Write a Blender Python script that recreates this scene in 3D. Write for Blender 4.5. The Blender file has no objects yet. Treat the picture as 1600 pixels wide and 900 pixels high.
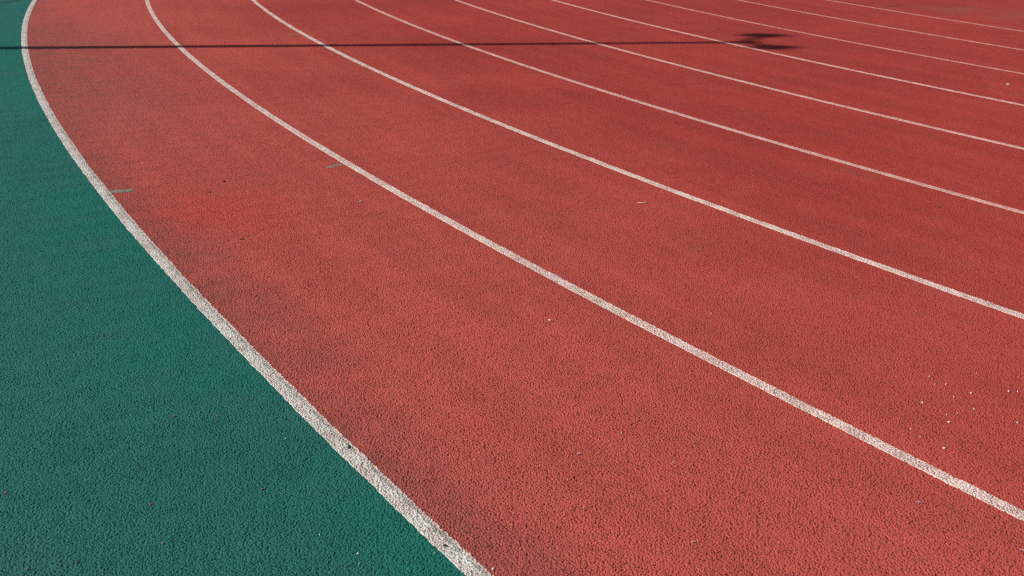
import bpy, bmesh, math, random
from mathutils import Vector, Matrix
random.seed(7)
sc = bpy.context.scene
COL = sc.collection

# ------------------------------------------------------------------ camera
PITCH, ROLL, CAM_H = 0.3489535, 0.0189977, 1.4221
cam = bpy.data.cameras.new('camera')
cam.sensor_width = 36.0
cam.lens = 1753.95 / 1600 * 36.0
cam.clip_start, cam.clip_end = 0.05, 2000
cam.dof.use_dof = True
cam.dof.focus_distance = 4.2
cam.dof.aperture_fstop = 9.0
co = bpy.data.objects.new('camera', cam)
COL.objects.link(co)
sc.camera = co
Xv = Vector((1, 0, 0)); Uv = Vector((0, math.sin(PITCH), math.cos(PITCH)))
Fv = Vector((0, math.cos(PITCH), -math.sin(PITCH)))
rt = Xv * math.cos(ROLL) + Uv * math.sin(ROLL)
up = Uv * math.cos(ROLL) - Xv * math.sin(ROLL)
m = Matrix((rt, up, -Fv)).transposed().to_4x4()
m.translation = Vector((0, 0, CAM_H))
co.matrix_world = m

# ------------------------------------------------------------------ sky and sun
SUN_EL = math.radians(38)
SDIR = Vector((6.48, 1.264, 0)).normalized()           # the way shadows fall on the ground
world = bpy.data.worlds.new('World'); sc.world = world
world.use_nodes = True
wn = world.node_tree.nodes; wl = world.node_tree.links
sky = wn.new('ShaderNodeTexSky'); sky.sky_type = 'NISHITA'; sky.sun_disc = False
sky.sun_elevation = SUN_EL
to_sun = -SDIR
sky.sun_rotation = math.atan2(to_sun.x, to_sun.y)
sky.dust_density = 1.0
wl.new(sky.outputs[0], wn['Background'].inputs[0])
wn['Background'].inputs[1].default_value = 0.06
sd = bpy.data.lights.new('sun', 'SUN'); sd.energy = 4.9; sd.angle = math.radians(0.53); sd.color = (1.0, 0.945, 0.87)
so = bpy.data.objects.new('sun', sd); COL.objects.link(so)
ray = SDIR * math.cos(SUN_EL) + Vector((0, 0, -math.sin(SUN_EL)))
so.rotation_euler = ray.to_track_quat('-Z', 'Y').to_euler()
so.location = (-20, -3, 20)
sc.render.engine = 'CYCLES'
sc.cycles.feature_set = 'EXPERIMENTAL'          # true displacement of the granule relief
sc.cycles.use_denoising = False
sc.cycles.sample_clamp_direct = 2.5
sc.cycles.sample_clamp_indirect = 1.5
sc.cycles.filter_width = 1.25
sc.cycles.dicing_rate = 1.0
sc.cycles.offscreen_dicing_scale = 6.0
sc.view_settings.view_transform = 'Standard'
sc.view_settings.look = 'None'
sc.view_settings.exposure = 0.0
sc.view_settings.gamma = 1.0
sc.view_settings.use_curve_mapping = False

# ------------------------------------------------------------------ track layout (metres)
CX, CY = 39.4918, 28.5318                               # centre of the bend
R1 = 46.3397                                            # second line from the green edge
LANE = 1.22
R_EDGE = R1 + 1.2428                                    # the wide line between red and green
ANG0 = math.atan2(-CY, -CX)                             # direction from the centre to the camera

def tag(o, label=None, cat=None, group=None, kind=None):
    if label: o['label'] = label
    if cat: o['category'] = cat
    if group: o['group'] = group
    if kind: o['kind'] = kind
    return o

def link_mesh(name, verts, faces, mat, parent=None, uvs=None, smooth=False):
    me = bpy.data.meshes.new(name)
    me.from_pydata(verts, [], faces)
    if mat: me.materials.append(mat)
    if uvs:
        uvl = me.uv_layers.new(name='UVMap')
        for lp in me.loops: uvl.data[lp.index].uv = uvs[lp.vertex_index]
    if smooth:
        for p in me.polygons: p.use_smooth = True
    me.update()
    o = bpy.data.objects.new(name, me); COL.objects.link(o)
    if parent: o.parent = parent
    return o

def link_bm(name, bm, mat, parent=None, smooth=False):
    me = bpy.data.meshes.new(name)
    bmesh.ops.recalc_face_normals(bm, faces=bm.faces)
    bm.to_mesh(me); bm.free()
    me.materials.append(mat)
    if smooth:
        for p in me.polygons: p.use_smooth = True
    o = bpy.data.objects.new(name, me); COL.objects.link(o)
    if parent: o.parent = parent
    return o

# ------------------------------------------------------------------ materials
class NT:
    def __init__(self, tree): self.t = tree; self.n = tree.nodes; self.l = tree.links
    def node(self, typ, **kw):
        n = self.n.new(typ)
        for k, v in kw.items(): setattr(n, k, v)
        return n
    def put(self, sock, val):
        if isinstance(val, bpy.types.NodeSocket): self.l.new(val, sock)
        else: sock.default_value = val
    def math(self, op, a, b=0.0, c=0.0, clamp=False):
        n = self.node('ShaderNodeMath', operation=op); n.use_clamp = clamp
        for i, v in enumerate((a, b, c)): self.put(n.inputs[i], v)
        return n.outputs[0]
    def noise(self, vec, scale, detail=2.0, rough=0.5):
        n = self.node('ShaderNodeTexNoise')
        self.put(n.inputs['Vector'], vec); n.inputs['Scale'].default_value = scale
        n.inputs['Detail'].default_value = detail; n.inputs['Roughness'].default_value = rough
        return n
    def voro(self, vec, scale, feature='F1', dims='2D', rnd=1.0):
        n = self.node('ShaderNodeTexVoronoi', feature=feature, voronoi_dimensions=dims)
        self.put(n.inputs['Vector'], vec); n.inputs['Scale'].default_value = scale
        n.inputs['Randomness'].default_value = rnd
        return n
    def ramp(self, fac, a, b, lo=0.0, hi=1.0, smooth=True):
        n = self.node('ShaderNodeMapRange', interpolation_type='SMOOTHSTEP' if smooth else 'LINEAR')
        self.put(n.inputs[0], fac); n.inputs[1].default_value = a; n.inputs[2].default_value = b
        n.inputs[3].default_value = lo; n.inputs[4].default_value = hi
        return n.outputs[0]
    def mix(self, fac, a, b, blend='MIX'):
        n = self.node('ShaderNodeMix', data_type='RGBA', blend_type=blend)
        self.put(n.inputs[0], fac); self.put(n.inputs[6], a); self.put(n.inputs[7], b)
        return n.outputs[2]
    def vec(self, op, a, b=(0, 0, 0), scale=1.0):
        n = self.node('ShaderNodeVectorMath', operation=op)
        self.put(n.inputs[0], a); self.put(n.inputs[1], b)
        if op == 'SCALE': n.inputs[3].default_value = scale
        return n.outputs['Value'] if op in ('LENGTH', 'DISTANCE') else n.outputs[0]

def rgb(r, g, b): return (r, g, b, 1.0)

def granule_group():
    """Relief of a sprayed rubber granule coat: height, and how deep a gap between granules is."""
    g = bpy.data.node_groups.new('granule_relief', 'ShaderNodeTree')
    g.interface.new_socket('Height', in_out='OUTPUT', socket_type='NodeSocketFloat')
    g.interface.new_socket('Relief', in_out='OUTPUT', socket_type='NodeSocketFloat')
    g.interface.new_socket('Gap', in_out='OUTPUT', socket_type='NodeSocketFloat')
    g.interface.new_socket('Tint', in_out='OUTPUT', socket_type='NodeSocketFloat')
    t = NT(g)
    out = t.node('NodeGroupOutput')
    P = t.vec('MULTIPLY', t.node('ShaderNodeNewGeometry').outputs['Position'], (1.0, 1.0, 0.0))
    warp = t.noise(P, 150.0, 2.0, 0.6)
    off = t.vec('SCALE', t.vec('SUBTRACT', warp.outputs['Color'], (0.5, 0.5, 0.5)), scale=0.008)
    Q = t.vec('ADD', P, off)
    v = t.voro(Q, 190.0)
    cell = t.math('SUBTRACT', 1.0, t.math('MULTIPLY', v.outputs['Distance'], 1.25))
    v2 = t.voro(t.vec('ADD', Q, (3.7, 1.9, 0.0)), 105.0)
    cell = t.math('SUBTRACT', cell, t.math('MULTIPLY', t.ramp(v2.outputs['Distance'], 0.45, 0.95), 0.30))
    n1 = t.noise(P, 135.0, 3.0, 0.6).outputs[0]
    n2 = t.noise(P, 34.0, 2.0, 0.5).outputs[0]
    h = t.math('ADD', t.math('MULTIPLY', cell, 0.42), t.math('MULTIPLY', n1, 0.75))
    h = t.math('ADD', h, t.math('MULTIPLY', n2, 0.38))
    n3 = t.noise(P, 6.5, 3.0, 0.6).outputs[0]
    h = t.math('ADD', h, t.math('MULTIPLY', t.math('SUBTRACT', n3, 0.46), 0.24))
    t.put(out.inputs['Height'], h)
    # metres: flattish granule tops, gaps a few millimetres deep, a gently uneven coat
    top = t.math('MULTIPLY', t.ramp(h, 0.42, 0.98, smooth=False), 0.0022)
    fine = t.math('MULTIPLY', n1, 0.0011)
    coat = t.math('MULTIPLY', t.noise(P, 11.0, 2.0).outputs[0], 0.0030)
    rel = t.math('ADD', t.math('ADD', top, fine), coat)
    t.put(out.inputs['Relief'], t.math('SUBTRACT', rel, 0.0039))
    t.put(out.inputs['Gap'], t.ramp(h, 0.68, 0.48))
    t.put(out.inputs['Tint'], t.math('SUBTRACT', t.noise(P, 260.0, 1.0).outputs[0], 0.5))
    return g
GR = granule_group()

def new_mat(name):
    mt = bpy.data.materials.new(name); mt.use_nodes = True
    t = NT(mt.node_tree)
    return mt, t, t.n['Principled BSDF']

def rubber(t, bs, col, gap_col, gap_amt, bump=0.9, dist=0.006, rough=0.85, spec=0.12):
    gr = t.node('ShaderNodeGroup'); gr.node_tree = GR
    tint = t.ramp(gr.outputs['Tint'], -0.25, 0.25, 0.86, 1.14, smooth=False)
    cc = t.node('ShaderNodeCombineXYZ')
    for i in range(3): t.put(cc.inputs[i], tint)
    col = t.mix(1.0, col, cc.outputs[0], 'MULTIPLY')
    fac = t.math('MULTIPLY', gr.outputs['Gap'], gap_amt)
    col = t.mix(fac, col, gap_col)
    t.put(bs.inputs['Base Color'], col)
    bs.inputs['Roughness'].default_value = rough
    bs.inputs['Specular IOR Level'].default_value = spec
    displace(t, gr)
    return gr

def displace(t, gr):
    d = t.node('ShaderNodeDisplacement')
    d.inputs['Midlevel'].default_value = 0.0; d.inputs['Scale'].default_value = 1.0
    t.put(d.inputs['Height'], gr.outputs['Relief'])
    t.put(t.n['Material Output'].inputs['Displacement'], d.outputs[0])

def dice(o):
    """adaptive subdivision, so the granule relief is real geometry"""
    md = o.modifiers.new('fine_relief', 'SUBSURF'); md.subdivision_type = 'SIMPLE'
    md.levels = 0; md.render_levels = 0
    o.cycles.use_adaptive_subdivision = True
    o.cycles.dicing_rate = 1.0
    for mt in o.data.materials: mt.displacement_method = 'BOTH'

def track_red():
    mt, t, bs = new_mat('red_rubber')
    P = t.node('ShaderNodeNewGeometry').outputs['Position']
    big = t.noise(P, 0.55, 3.0, 0.55).outputs[0]
    mid = t.noise(P, 3.2, 4.0, 0.6).outputs[0]
    col = t.mix(t.ramp(big, 0.32, 0.68), rgb(0.338, 0.042, 0.033), rgb(0.392, 0.050, 0.039))
    # the red turns paler towards the outside lanes
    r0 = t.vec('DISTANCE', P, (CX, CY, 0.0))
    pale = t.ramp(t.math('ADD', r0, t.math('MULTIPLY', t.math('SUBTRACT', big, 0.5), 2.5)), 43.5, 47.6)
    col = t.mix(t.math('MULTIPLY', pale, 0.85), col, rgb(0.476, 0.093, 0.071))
    # dusty, greyer patches
    col = t.mix(t.math('MULTIPLY', t.ramp(mid, 0.5, 0.8), 0.35), col, rgb(0.36, 0.085, 0.068))
    # faint streaks left by the paver, running along the lanes
    sp = t.node('ShaderNodeSeparateXYZ'); t.put(sp.inputs[0], t.vec('SUBTRACT', P, (CX, CY, 0.0)))
    ang = t.math('ARCTAN2', t.math('MULTIPLY', sp.outputs[1], -1.0), t.math('MULTIPLY', sp.outputs[0], -1.0))
    r = t.vec('DISTANCE', P, (CX, CY, 0.0))
    cv = t.node('ShaderNodeCombineXYZ'); t.put(cv.inputs[0], t.math('MULTIPLY', r, 5.0)); t.put(cv.inputs[1], t.math('MULTIPLY', ang, 20.0))
    st = t.ramp(t.noise(cv.outputs[0], 1.0, 3.0, 0.6).outputs[0], 0.35, 0.7, 0.93, 1.06)
    sc3 = t.node('ShaderNodeCombineXYZ')
    for k in range(3): t.put(sc3.inputs[k], st)
    col = t.mix(1.0, col, sc3.outputs[0], 'MULTIPLY')
    # one patch of fresher, stronger red in the outside lane
    pd = t.vec('LENGTH', t.vec('MULTIPLY', t.vec('SUBTRACT', P, (-1.42, 4.80, 0.0)), (1.0, 1.25, 0.0)))
    pd = t.math('ADD', pd, t.math('MULTIPLY', t.math('SUBTRACT', t.noise(P, 4.0, 4.0, 0.6).outputs[0], 0.5), 0.7))
    col = t.mix(t.math('MULTIPLY', t.ramp(pd, 0.75, 0.0), 0.55), col, rgb(0.48, 0.058, 0.043))
    # grime collected along the edge of the outside lane, broken up
    wob = t.math('MULTIPLY', t.math('SUBTRACT', t.noise(P, 1.5, 5.0, 0.68).outputs[0], 0.5), 0.75)
    band = t.ramp(t.math('ADD', r, wob), R_EDGE - 0.42, R_EDGE + 0.10)
    # it lies widest and thickest along one stretch further round the bend
    sd_ = t.math('ADD', t.vec('DISTANCE', P, (-3.8, 8.9, 0.0)), t.math('MULTIPLY', wob, 2.0))
    spot = t.ramp(sd_, 5.0, 1.2)
    wide = t.ramp(t.math('ADD', r, t.math('MULTIPLY', wob, 1.5)), R_EDGE - 1.5, R_EDGE + 0.1)
    band = t.math('MAXIMUM', band, t.math('MULTIPLY', wide, spot))
    band = t.math('MULTIPLY', band, t.ramp(t.noise(P, 7.0, 5.0, 0.7).outputs[0], 0.25, 0.62, 0.35, 1.0))
    col = t.mix(t.math('MULTIPLY', band, 0.70), col, rgb(0.215, 0.078, 0.066))
    # dried mud beyond the innermost line
    mud = t.ramp(t.noise(P, 0.75, 4.0, 0.62).outputs[0], 0.47, 0.60)
    inside = t.ramp(t.math('ADD', r, t.math('MULTIPLY', wob, 0.6)), 37.55, 37.0)
    col = t.mix(t.math('MULTIPLY', t.math('MULTIPLY', mud, inside), 0.58), col, rgb(0.27, 0.085, 0.055))
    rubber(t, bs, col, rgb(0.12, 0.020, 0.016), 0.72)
    return mt

def track_green():
    mt, t, bs = new_mat('green_rubber')
    P = t.node('ShaderNodeNewGeometry').outputs['Position']
    big = t.noise(P, 0.8, 3.0, 0.55).outputs[0]
    mid = t.noise(P, 4.0, 4.0, 0.6).outputs[0]
    col = t.mix(t.ramp(big, 0.36, 0.64), rgb(0.020, 0.128, 0.108), rgb(0.012, 0.146, 0.108))
    col = t.mix(t.math('MULTIPLY', t.ramp(mid, 0.42, 0.75), 0.45), col, rgb(0.034, 0.138, 0.120))
    # dust lies thicker away from the track edge
    r = t.vec('DISTANCE', P, (CX, CY, 0.0))
    far = t.ramp(t.math('ADD', r, t.math('MULTIPLY', t.math('SUBTRACT', big, 0.5), 1.2)), R_EDGE + 0.05, R_EDGE + 0.9)
    col = t.mix(t.math('MULTIPLY', far, 0.45), col, rgb(0.032, 0.134, 0.117))
    rubber(t, bs, col, rgb(0.006, 0.038, 0.034), 0.55)
    return mt

def line_paint(name, base, show, gap_amt, edge=False):
    """White line paint worn off the gaps between granules; base = what shows through."""
    mt, t, bs = new_mat(name)
    P = t.node('ShaderNodeNewGeometry').outputs['Position']
    gr = t.node('ShaderNodeGroup'); gr.node_tree = GR
    wear = t.noise(P, 9.0, 3.0, 0.6).outputs[0]
    white = t.mix(t.ramp(wear, 0.35, 0.7), base, rgb(base[0] * .9, base[1] * .80, base[2] * .78))
    lo = t.math('MULTIPLY', gr.outputs['Height'], 1.0)
    lim = t.ramp(wear, 0.3, 0.75, -0.05, 0.06, smooth=False)
    if edge:
        uv = t.node('ShaderNodeUVMap').outputs[0]
        sp = t.node('ShaderNodeSeparateXYZ'); t.put(sp.inputs[0], uv)
        v = sp.outputs[1]
        ww = t.math('MULTIPLY', t.math('SUBTRACT', t.noise(P, 22.0, 3.0).outputs[0], 0.5), 0.16)
        vv = t.math('ADD', v, ww)
        # v runs 0 (green side) .. 1 (red side): a badly covered strip near the red side
        strip = t.math('MULTIPLY', t.ramp(vv, 0.62, 0.72), t.ramp(vv, 0.90, 0.82))
        strip = t.math('MULTIPLY', strip, t.ramp(t.noise(P, 16.0, 4.0, 0.65).outputs[0], 0.36, 0.60, 0.1, 1.0))
        lim = t.math('ADD', lim, t.math('MULTIPLY', strip, 0.25))
        white = t.mix(t.ramp(vv, 0.80, 0.90), white, rgb(0.66, 0.50, 0.44))
        show = t.mix(t.math('MULTIPLY', strip, 0.9), show, rgb(0.055, 0.10, 0.075))
    d = t.math('SUBTRACT', lo, lim)
    holes = t.ramp(d, 0.76, 0.60)
    tint = t.ramp(gr.outputs['Tint'], -0.25, 0.25, 0.92, 1.08, smooth=False)
    cc = t.node('ShaderNodeCombineXYZ')
    for i in range(3): t.put(cc.inputs[i], tint)
    white = t.mix(1.0, white, cc.outputs[0], 'MULTIPLY')
    col = t.mix(t.math('MULTIPLY', holes, gap_amt), white, show)
    t.put(bs.inputs['Base Color'], col)
    bs.inputs['Roughness'].default_value = 0.7
    bs.inputs['Specular IOR Level'].default_value = 0.3
    displace(t, gr)
    return mt

def plain(name, c, rough=0.7, bump=0.3, scale=300.0, metal=0.0, var=0.25):
    mt, t, bs = new_mat(name)
    P = t.node('ShaderNodeNewGeometry').outputs['Position']
    n = t.noise(P, scale, 3.0, 0.6).outputs[0]
    col = t.mix(t.ramp(n, 0.3, 0.7), rgb(*[x * (1 - var) for x in c]), rgb(*c))
    t.put(bs.inputs['Base Color'], col)
    bs.inputs['Roughness'].default_value = rough; bs.inputs['Metallic'].default_value = metal
    b = t.node('ShaderNodeBump'); b.inputs['Strength'].default_value = bump; b.inputs['Distance'].default_value = 0.002
    t.put(b.inputs['Height'], n); t.put(bs.inputs['Normal'], b.outputs[0])
    return mt

M_RED, M_GREEN = track_red(), track_green()
M_EDGE = line_paint('edge_line_paint', rgb(0.66, 0.63, 0.58), rgb(0.18, 0.135, 0.115), 0.66, edge=True)
M_LINE = line_paint('lane_line_paint', rgb(0.75, 0.585, 0.525), rgb(0.20, 0.085, 0.078), 0.62)
M_LINE_THIN = line_paint('thin_lane_line_paint', rgb(0.68, 0.42, 0.36), rgb(0.26, 0.075, 0.062), 0.55)
M_LINE_FAINT = line_paint('faint_lane_line_paint', rgb(0.66, 0.33, 0.27), rgb(0.28, 0.07, 0.055), 0.65)

def tick_paint(name, c):
    mt, t, bs = new_mat(name)
    P = t.node('ShaderNodeNewGeometry').outputs['Position']
    n = t.noise(P, 60.0, 3.0, 0.6).outputs[0]
    col = t.mix(t.ramp(n, 0.35, 0.75), rgb(*c), rgb(c[0] * 1.3, c[1] * 0.85, c[2] * 0.85))
    rubber(t, bs, col, rgb(0.09, 0.06, 0.05), 0.4, bump=0.6)
    return mt

# ------------------------------------------------------------------ setting
def ring(name, r_in, r_out, a0, a1, n, mat, z=0.0, nr=1):
    vs, fs = [], []
    for i in range(n + 1):
        a = a0 + (a1 - a0) * i / n
        for j in range(nr + 1):
            r = r_in + (r_out - r_in) * j / nr
            vs.append((CX + r * math.cos(a), CY + r * math.sin(a), z))
    w = nr + 1
    for i in range(n):
        for j in range(nr):
            fs.append((i * w + j, i * w + j + 1, (i + 1) * w + j + 1, (i + 1) * w + j))
    return link_mesh(name, vs, fs, mat)

HALF = math.radians(100)
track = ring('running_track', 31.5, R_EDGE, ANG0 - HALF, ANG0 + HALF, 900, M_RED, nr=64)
dice(track)
tag(track, kind='structure')
apron = ring('green_apron', R_EDGE, R_EDGE + 9.0, ANG0 - HALF, ANG0 + HALF, 900, M_GREEN, nr=36)
dice(apron)
tag(apron, kind='structure')
M_GROUND = plain('dry_turf', (0.075, 0.095, 0.035), 0.95, 0.6, 18.0, var=0.5)
vs = [(CX, CY, -0.06)]; fs = []
NG = 96
for rr in (60, 160, 500):
    for i in range(NG):
        a = 2 * math.pi * i / NG
        vs.append((CX + rr * math.cos(a), CY + rr * math.sin(a), -0.06))
for i in range(NG):
    j = (i + 1) % NG
    fs.append((0, 1 + i, 1 + j))
    for k in range(2):
        b = 1 + k * NG
        fs.append((b + i, b + NG + i, b + NG + j, b + j))
tag(link_mesh('ground', vs, fs, M_GROUND), kind='structure')

# ------------------------------------------------------------------ painted lines
def smooth_noise(n, step):
    """value noise, one value per sample, knots every `step` samples"""
    k = [random.uniform(-1, 1) for _ in range(int(n / step) + 3)]
    out = []
    for i in range(n):
        f = i / step; a = int(f); f -= a; f = f * f * (3 - 2 * f)
        out.append(k[a] * (1 - f) + k[a + 1] * f)
    return out

def paint_line(name, r, width, mat, z=0.002, rough=1.0):
    # fine stations where the line passes near the camera, coarse ones further round the bend
    fine0, fine1 = -4.0, 22.0            # metres of arc, clockwise towards the view
    st = []
    s = -60.0
    while s < 60.0:
        st.append(s)
        s += 0.008 if fine0 < s < fine1 else 0.4
    n = len(st)
    la, lb, lc = smooth_noise(n, 1.6), smooth_noise(n, 9), smooth_noise(n, 60)
    ra, rb, rc = smooth_noise(n, 1.6), smooth_noise(n, 9), smooth_noise(n, 60)
    vs, fs, uv = [], [], []
    for i, s in enumerate(st):
        a = ANG0 - s / r
        ca, sa = math.cos(a), math.sin(a)
        jo = rough * (0.0016 * la[i] + 0.0009 * lb[i] + 0.001 * lc[i])
        ji = rough * (0.0016 * ra[i] + 0.0009 * rb[i] + 0.001 * rc[i])
        ro, ri = r + width / 2 + jo, r - width / 2 + ji
        for (q, zz, v) in ((ro + .0015, 0.0003, 0), (ro, z, 0), (r, z, .5), (ri, z, 1), (ri - .0015, 0.0003, 1)):
            vs.append((CX + q * ca, CY + q * sa, zz)); uv.append((s, v))
    for i in range(n - 1):
        for j in range(4):
            fs.append((i * 5 + j, i * 5 + j + 1, i * 5 + j + 6, i * 5 + j + 5))
    o = link_mesh(name, vs, fs, mat, uvs=uv)
    dice(o)
    return o

o = paint_line('edge_line', R_EDGE, 0.049, M_EDGE, rough=1.2)
tag(o, 'widest off-white line, worn along its red side, dividing the green surface from the red track', 'edge line')
LINE_LABELS = [
    'white curved lane line next in from the wide edge line, touched by a wavy tick',
    'white curved lane line touched by a faint brownish tick just above the pole shadow',
    'third lane line in from the edge line, leaving the right side above mid-height',
    'fourth lane line in from the edge line, crossed by the thinner half of the shadow',
    'thin pinkish lane line crossed by the pole shadow just left of the lamp shadows',
    'thin pinkish lane line passing just above the shadow of the two lamp heads',
    'very thin pinkish lane line, second from the innermost, clear of any shadow',
    'innermost and faintest pinkish lane line with brown mud stains beyond it',
]
for k, lab in enumerate(LINE_LABELS):
    o = paint_line('lane_line', R1 - LANE * k, 0.042 if k < 5 else 0.037, M_LINE if k < 2 else M_LINE_THIN if k < 5 else M_LINE_FAINT)
    tag(o, lab, 'lane line', 'white lane lines on the red track')

def strip(name, pts, w, mat, z=0.0007, jit=0.0):
    """a flat painted stroke through ground points, with rounded ragged ends"""
    P = []
    for i in range(len(pts) - 1):
        a, b = Vector(pts[i]), Vector(pts[i + 1])
        n = max(2, int((b - a).length / 0.008))
        for k in range(n): P.append(a.lerp(b, k / n))
    P.append(Vector(pts[-1]))
    n = len(P); vs, fs = [], []
    for i, p in enumerate(P):
        d = (P[min(i + 1, n - 1)] - P[max(i - 1, 0)]).normalized()
        nn = Vector((-d.y, d.x))
        e = min(1.0, 0.6 + min(i, n - 1 - i) * 0.3)
        a = p + nn * (w / 2 * e + random.uniform(-jit, jit)); b = p - nn * (w / 2 * e + random.uniform(-jit, jit))
        vs += [(a.x, a.y, z), (b.x, b.y, z)]
    for i in range(n - 1): fs.append((2 * i, 2 * i + 1, 2 * i + 3, 2 * i + 2))
    o = link_mesh(name, vs, fs, mat)
    if name == 'tick_mark': dice(o)
    return o

M_TICK = tick_paint('grey_green_tick_paint', (0.195, 0.235, 0.175))
M_TICK2 = tick_paint('olive_grey_tick_paint', (0.235, 0.180, 0.130))
M_TICK3 = tick_paint('faded_tick_paint', (0.25, 0.10, 0.070))
tag(strip('tick_mark', [(-1.918, 5.132), (-1.86, 5.155), (-1.812, 5.174)], 0.052, M_TICK, jit=0.003),
    'straight grey-green paint tick touching the red side of the wide edge line', 'tick mark', 'grey-green tick marks on the track')
tag(strip('tick_mark', [(-0.985, 5.690), (-0.958, 5.703), (-0.936, 5.744), (-0.906, 5.757), (-0.882, 5.768)], 0.038, M_TICK2, jit=0.003),
    'wavy olive-grey paint tick touching the first lane line in from the edge line', 'tick mark', 'grey-green tick marks on the track')
tag(strip('tick_mark', [(-2.165, 10.80), (-2.085, 10.88)], 0.11, M_TICK3, jit=0.003),
    'faint brownish paint tick far back beside a lane line just beyond the pole shadow', 'tick mark', 'grey-green tick marks on the track')
M_DARK_LINE = plain('dark_line', (0.010, 0.034, 0.032), 0.8)  # thin dark line laid on the green surface
tag(strip('surface_line', [(-6.137, 12.676), (-5.998, 12.836), (-5.88, 13.059), (-5.844, 13.23), (-5.815, 13.426), (-5.80, 13.945), (-5.856, 14.69)], 0.045, M_DARK_LINE, z=0.002),
    'thin dark line curving across the far corner of the green surface', 'seam')
M_SCRATCH = plain('dark_red_scuff', (0.17, 0.03, 0.025), 0.8)
tag(strip('scuff_mark', [(4.66, 14.56), (4.93, 14.78)], 0.05, M_SCRATCH, jit=0.006),
    'short dark red scuff far back beyond the innermost lane line', 'scuff mark')

# ------------------------------------------------------------------ bits lying on the surface
def chip_mesh(rx, ry, h, seed):
    rnd = random.Random(seed)
    bm = bmesh.new()
    bmesh.ops.create_icosphere(bm, subdivisions=2, radius=1.0)
    ph = [rnd.uniform(0, 6.28) for _ in range(4)]
    for v in bm.verts:
        a = math.atan2(v.co.y, v.co.x)
        k = 1 + 0.22 * math.sin(2 * a + ph[0]) + 0.15 * math.sin(3 * a + ph[1]) + 0.08 * math.sin(5 * a + ph[2])
        v.co.x *= rx * k; v.co.y *= ry * k
        v.co.z = (v.co.z + 0.6) * h * (1 + 0.3 * math.sin(3 * v.co.x / rx + ph[3]))
    return bm

def chip(name, x, y, rx, ry, h, mat, label, cat, group=None, z=0.0):
    o = link_bm(name, chip_mesh(rx, ry, h, hash((x, y)) & 0xffff), mat)
    o.location = (x, y, z); o.rotation_euler = (0, 0, random.uniform(0, 6.28))
    return tag(o, label, cat, group)

M_GRIT = plain('white_grit', (0.72, 0.69, 0.70), 0.5, 0.2, 400.0, var=0.1)
M_PAPER = plain('dirty_paper', (0.56, 0.38, 0.39), 0.8, 0.5, 250.0, var=0.35)
M_DARK = plain('dark_debris', (0.045, 0.035, 0.03), 0.8)
M_SMUDGE = plain('grey_smudge', (0.13, 0.055, 0.045), 0.9)
M_REDGR = plain('red_granule', (0.36, 0.10, 0.09), 0.8)
M_ORANGE = plain('orange_chip', (0.55, 0.06, 0.03), 0.7)
M_LEAF = plain('dry_leaf_bit', (0.05, 0.028, 0.026), 0.8)

right = [(1.293, 3.12, 1.2), (1.327, 3.121, .8), (1.295, 3.176, .7), (1.452, 3.207, .6), (1.38, 3.06, 1.5), (1.501, 3.079, 1.6),
         (1.528, 3.08, .7), (1.318, 3.031, .8), (1.21, 2.987, 1.5), (1.348, 2.951, 1.25), (1.29, 2.923, .7), (1.253, 2.909, .6),
         (1.243, 2.864, 1.5), (1.44, 2.869, 1.25), (1.12, 2.816, .6), (1.132, 2.773, .7)]
for x, y, s in right:
    chip('grit_speck', x, y, .0021 * s, .0017 * s, .0026, M_GRIT,
         'tiny white grit speck in the loose scatter on red rubber near the right edge', 'speck', 'white specks scattered at the right edge')
spread = [(0.702, 3.684, .8), (0.468, 3.337, .7), (0.308, 2.76, .8), (0.274, 2.684, .8), (0.429, 2.599, .8), (0.15, 2.502, .6),
          (0.183, 2.365, .9), (0.121, 2.357, .6), (0.013, 2.333, .6), (0.184, 2.478, .5), (-0.276, 2.655, .9), (-0.247, 2.66, .6), (-0.09, 2.592, .8),
          (-0.715, 4.154, .7), (1.035, 5.896, 1.1)]
for x, y, s in spread:
    chip('grit_speck', x, y, .0018 * s, .0016 * s, .0024, M_GRIT,
         'tiny pale speck lying alone on the red lanes away from the right-hand scatter', 'speck', 'single pale specks on the red lanes')
chip('paper_scrap', 1.174, 2.706, .0048, .0026, .003, M_GRIT, 'bright white flat speck below the scatter, just above the lowest lane line at right', 'scrap')
chip('paper_scrap', 0.132, 3.588, .0044, .0034, .003, M_GRIT, 'lone bright white speck in the middle of the outside red lane', 'scrap')
chip('paper_scrap', -0.714, 5.046, .0055, .0045, .003, M_GRIT, 'lone pale speck on the red lane below the wavy olive tick', 'scrap')
chip('paper_scrap', 3.808, 8.728, .013, .011, .004, M_GRIT, 'pale speck far off between lane lines at the right edge', 'scrap')
chip('grit_speck', -0.03, 2.101, .0030, .0026, .003, M_GRIT, 'white speck at the bottom, just right of the wide edge line', 'speck')
green = [(-0.43, 2.225, 1.1), (-0.333, 2.151, 1.1), (-0.325, 2.113, 1.0), (-0.162, 2.159, .8), (-1.513, 3.161, .8), (-0.60, 2.69, .6), (-1.05, 2.45, .6), (-0.55, 2.42, .5)]
for x, y, s in green:
    chip('grit_speck', x, y, .0018 * s, .0015 * s, .0024, M_GRIT, 'tiny white speck on the green surface', 'speck', 'white specks on the green surface')
for x, y in [(-0.856, 2.342), (-0.776, 2.177), (-0.94, 2.098), (-1.037, 2.068), (-0.934, 2.809), (-0.814, 2.814), (-1.218, 2.382), (-0.606, 2.423)]:
    chip('red_granule', x, y, .0028, .0026, .003, M_REDGR, 'tiny stray red rubber granule on the green surface', 'granule', 'stray red granules on the green surface')
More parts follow.
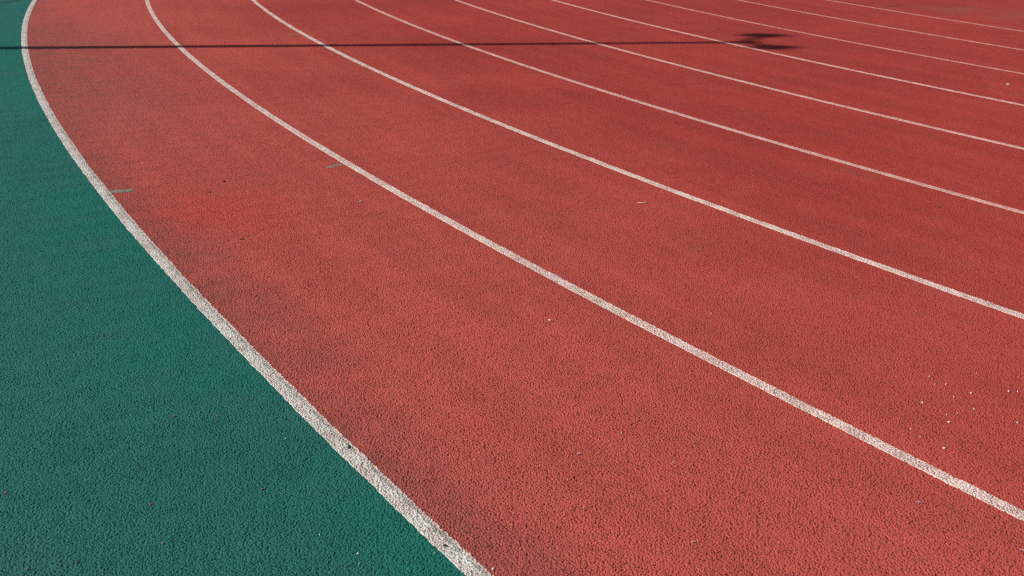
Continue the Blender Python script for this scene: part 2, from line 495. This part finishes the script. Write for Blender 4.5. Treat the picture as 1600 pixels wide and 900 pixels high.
fuzz = [(0.187, 2.635, .0055, 'crumpled greyish paper shred in the outside lane, farther of the two near the bottom middle'),
        (0.428, 2.223, .005, 'crumpled lilac-grey paper shred at the bottom, between the two nearest lines'),
        (1.012, 2.419, .006, 'faint tan fibre clump below the lane line in the bottom right'),
        (1.181, 2.214, .006, 'pale lilac scrap at the very right edge near the bottom corner')]
for x, y, s, lab in fuzz:
    bm = bmesh.new()
    rnd = random.Random(int(x * 1e4))
    for q in range(7):
        a = rnd.uniform(-.6, .9); c = Vector((rnd.uniform(-s, s), rnd.uniform(-s * .5, s * .5), .0012))
        l, w = rnd.uniform(.35, .75) * s, rnd.uniform(.10, .25) * s
        d = Vector((math.cos(a), math.sin(a), rnd.uniform(-.1, .4))); nn = Vector((-d.y, d.x, rnd.uniform(-.3, .3)))
        lo = [bm.verts.new(c + d * l * i + nn * w * j) for i, j in ((-1, -.5), (0, -1), (1, -.4), (1, .4), (0, 1), (-1, .5))]
        hi = [bm.verts.new(v.co + Vector((0, 0, .0006))) for v in lo]
        bm.faces.new(hi); bm.faces.new(lo[::-1])
        for i in range(6): bm.faces.new((lo[i], lo[(i + 1) % 6], hi[(i + 1) % 6], hi[i]))
    o = link_bm('paper_shred', bm, M_PAPER); o.location = (x, y, 0.0015)
    tag(o, lab, 'paper shred')
chip('debris_crumb', -1.426, 5.358, .009, .007, .004, M_DARK, 'small dark crumb on the red lane right of the straight grey-green tick', 'crumb')
chip('debris_crumb', -1.124, 4.436, .007, .005, .003, M_DARK, 'small dark crumb on the outside lane, nearer than the straight grey-green tick', 'crumb')
chip('debris_crumb', -1.448, 5.164, .010, .008, .002, M_SMUDGE, 'dull brown crumb on the red lane level with the straight grey-green tick', 'crumb')
chip('debris_crumb', 2.02, 5.149, .011, .009, .002, M_SMUDGE, 'dull brown crumb between lane lines in the right half', 'crumb')
chip('leaf_fragment', -0.424, 2.646, .008, .004, .002, M_LEAF, 'dark curled leaf fragment on the wide white edge line', 'leaf fragment', z=0.002)
chip('leaf_fragment', -0.141, 2.188, .006, .0045, .002, M_LEAF, 'small dark reddish crumb on the wide white edge line near the bottom', 'leaf fragment', z=0.002)
chip('rubber_chip', 0.475, 2.103, .006, .005, .0015, M_ORANGE, 'bright orange-red rubber chip at the bottom edge of the red lane', 'chip')

def fibre(pts, r, mat):
    bm = bmesh.new(); prev = None
    for i, (x, y, z) in enumerate(pts):
        a = Vector(pts[max(i - 1, 0)]); b = Vector(pts[min(i + 1, len(pts) - 1)])
        d = (b - a).normalized(); s = d.cross(Vector((0, 0, 1))).normalized(); u = s.cross(d)
        k = r * (0.4 if i in (0, len(pts) - 1) else 1)
        ringv = [bm.verts.new(Vector((x, y, z)) + (s * math.cos(t) + u * math.sin(t)) * k) for t in (0, 1.05, 2.09, 3.14, 4.19, 5.24)]
        if prev:
            for j in range(6): bm.faces.new((prev[j], prev[(j + 1) % 6], ringv[(j + 1) % 6], ringv[j]))
        else: bm.faces.new(ringv[::-1])
        prev = ringv
    bm.faces.new(prev)
    return link_bm('straw_fibre', bm, mat, smooth=True)
M_STRAW = plain('pale_straw', (0.75, 0.55, 0.45), 0.7)
o = fibre([(0.583, 5.110, .003), (0.597, 5.100, .005), (0.612, 5.099, .006), (0.627, 5.106, .005), (0.634, 5.112, .003)], .0022, M_STRAW)
tag(o, 'thin pale curved fibre lying on the red lane in the middle of the photo', 'fibre')

# ------------------------------------------------------------------ the lamp post whose shadow crosses the track
POST_H = 9.0
TIP = Vector((2.25, 10.922, 0))
L_TOP = POST_H / math.tan(SUN_EL)
base = TIP - SDIR * L_TOP
M_STEEL = plain('galvanised_steel', (0.38, 0.39, 0.40), 0.45, 0.15, 40.0, metal=0.7)
M_HOUSE = plain('grey_lamp_housing', (0.20, 0.21, 0.22), 0.5, 0.1, 60.0)
M_GLASS = plain('frosted_lamp_glass', (0.75, 0.76, 0.74), 0.25, 0.05, 80.0, var=0.05)
post = bpy.data.objects.new('lamp_post', None); COL.objects.link(post)
post.location = (base.x, base.y, 0)
tag(post, 'tall slender lamp post with two lamp heads on spread arms, standing on the green surface', 'lamp post')

def tube(name, pts, radii, mat, parent, seg=20):
    bm = bmesh.new(); prev = None
    for i, p in enumerate(pts):
        p = Vector(p)
        d = (Vector(pts[min(i + 1, len(pts) - 1)]) - Vector(pts[max(i - 1, 0)])).normalized()
        ref = Vector((0, 0, 1)) if abs(d.z) < .9 else Vector((1, 0, 0))
        s = d.cross(ref).normalized(); u = s.cross(d)
        rg = [bm.verts.new(p + (s * math.cos(6.28318 * j / seg) + u * math.sin(6.28318 * j / seg)) * radii[i]) for j in range(seg)]
        if prev:
            for j in range(seg): bm.faces.new((prev[j], prev[(j + 1) % seg], rg[(j + 1) % seg], rg[j]))
        else: bm.faces.new(rg[::-1])
        prev = rg
    bm.faces.new(prev)
    return link_bm(name, bm, mat, parent, smooth=True)

tube('pole', [(0, 0, .02), (0, 0, .5), (0, 0, .52), (0, 0, 3.5), (0, 0, POST_H)], [.12, .12, .105, .085, .058], M_STEEL, post)
tube('base_plate', [(0, 0, 0.003), (0, 0, .03)], [.19, .19], M_STEEL, post, 8)
PERP = Vector((-SDIR.y, SDIR.x, 0))
def shadow_to_local(p, z):
    """where a point at height z must be for its shadow to fall at ground point p"""
    q = p - SDIR * (z / math.tan(SUN_EL))
    return Vector((q.x - base.x, q.y - base.y, z))
heads = [(Vector((2.45, 11.45, 0)), 1, 0.22), (Vector((2.36, 10.59, 0)), -1, 0.20)]
for p, sgn, hl in heads:
    hz = POST_H + 0.04
    c = shadow_to_local(p, hz)
    s0 = Vector((0, 0, POST_H - 0.10)); out = Vector((c.x, c.y, 0))
    arm = []
    for i in range(9):
        f = i / 8
        arm.append(s0 + out * (f * 0.78) + Vector((0, 0, (hz - 0.02 - s0.z) * math.sin(f * math.pi / 2))))
    tube('arm', arm, [.04] * 9, M_STEEL, post, 12)
    # lamp head: a domed housing drawn out to a thin brim fore and aft, with fins added to make its shadow taper
    bm = bmesh.new()
    bmesh.ops.create_uvsphere(bm, u_segments=28, v_segments=16, radius=1.0)
    for v in bm.verts:
        k = abs(v.co.x)
        v.co.y *= 0.17 * (1 - 0.45 * k * k); v.co.z = v.co.z * (0.11 if v.co.z > 0 else 0.05)
        v.co.x *= hl * (1 + 0.10 * k)
    hd = link_bm('lamp_head', bm, M_HOUSE, post, smooth=True)
    hd.location = c
    hd.rotation_euler = (0, 0, math.atan2(SDIR.y, SDIR.x) - sgn * 0.10)
    for q in (-1, 0, 1):
        bm = bmesh.new()
        bmesh.ops.create_cube(bm, size=1.0)
        for v in bm.verts: v.co = Vector((v.co.x * 0.42 - 0.03, v.co.y * 0.022 + q * 0.05, v.co.z * 0.06 + 0.11 - 0.02 * abs(q)))
        link_bm('shadow_fin', bm, M_HOUSE, hd)
    bm = bmesh.new()
    bmesh.ops.create_uvsphere(bm, u_segments=20, v_segments=10, radius=1.0)
    for v in bm.verts:
        v.co.x *= 0.15; v.co.y *= 0.12; v.co.z = v.co.z * 0.035 - 0.045
    link_bm('lens', bm, M_GLASS, hd, smooth=True)
bm = bmesh.new()
bmesh.ops.create_cube(bm, size=1.0)
for v in bm.verts: v.co = Vector((v.co.x * 0.12, v.co.y * 0.16, v.co.z * 0.12 + POST_H - 0.02))
bmesh.ops.bevel(bm, geom=bm.edges[:], offset=0.02, segments=2, affect='EDGES')
link_bm('shadow_box', bm, M_STEEL, post)  # unseen box added so the two lamp-head shadows join up
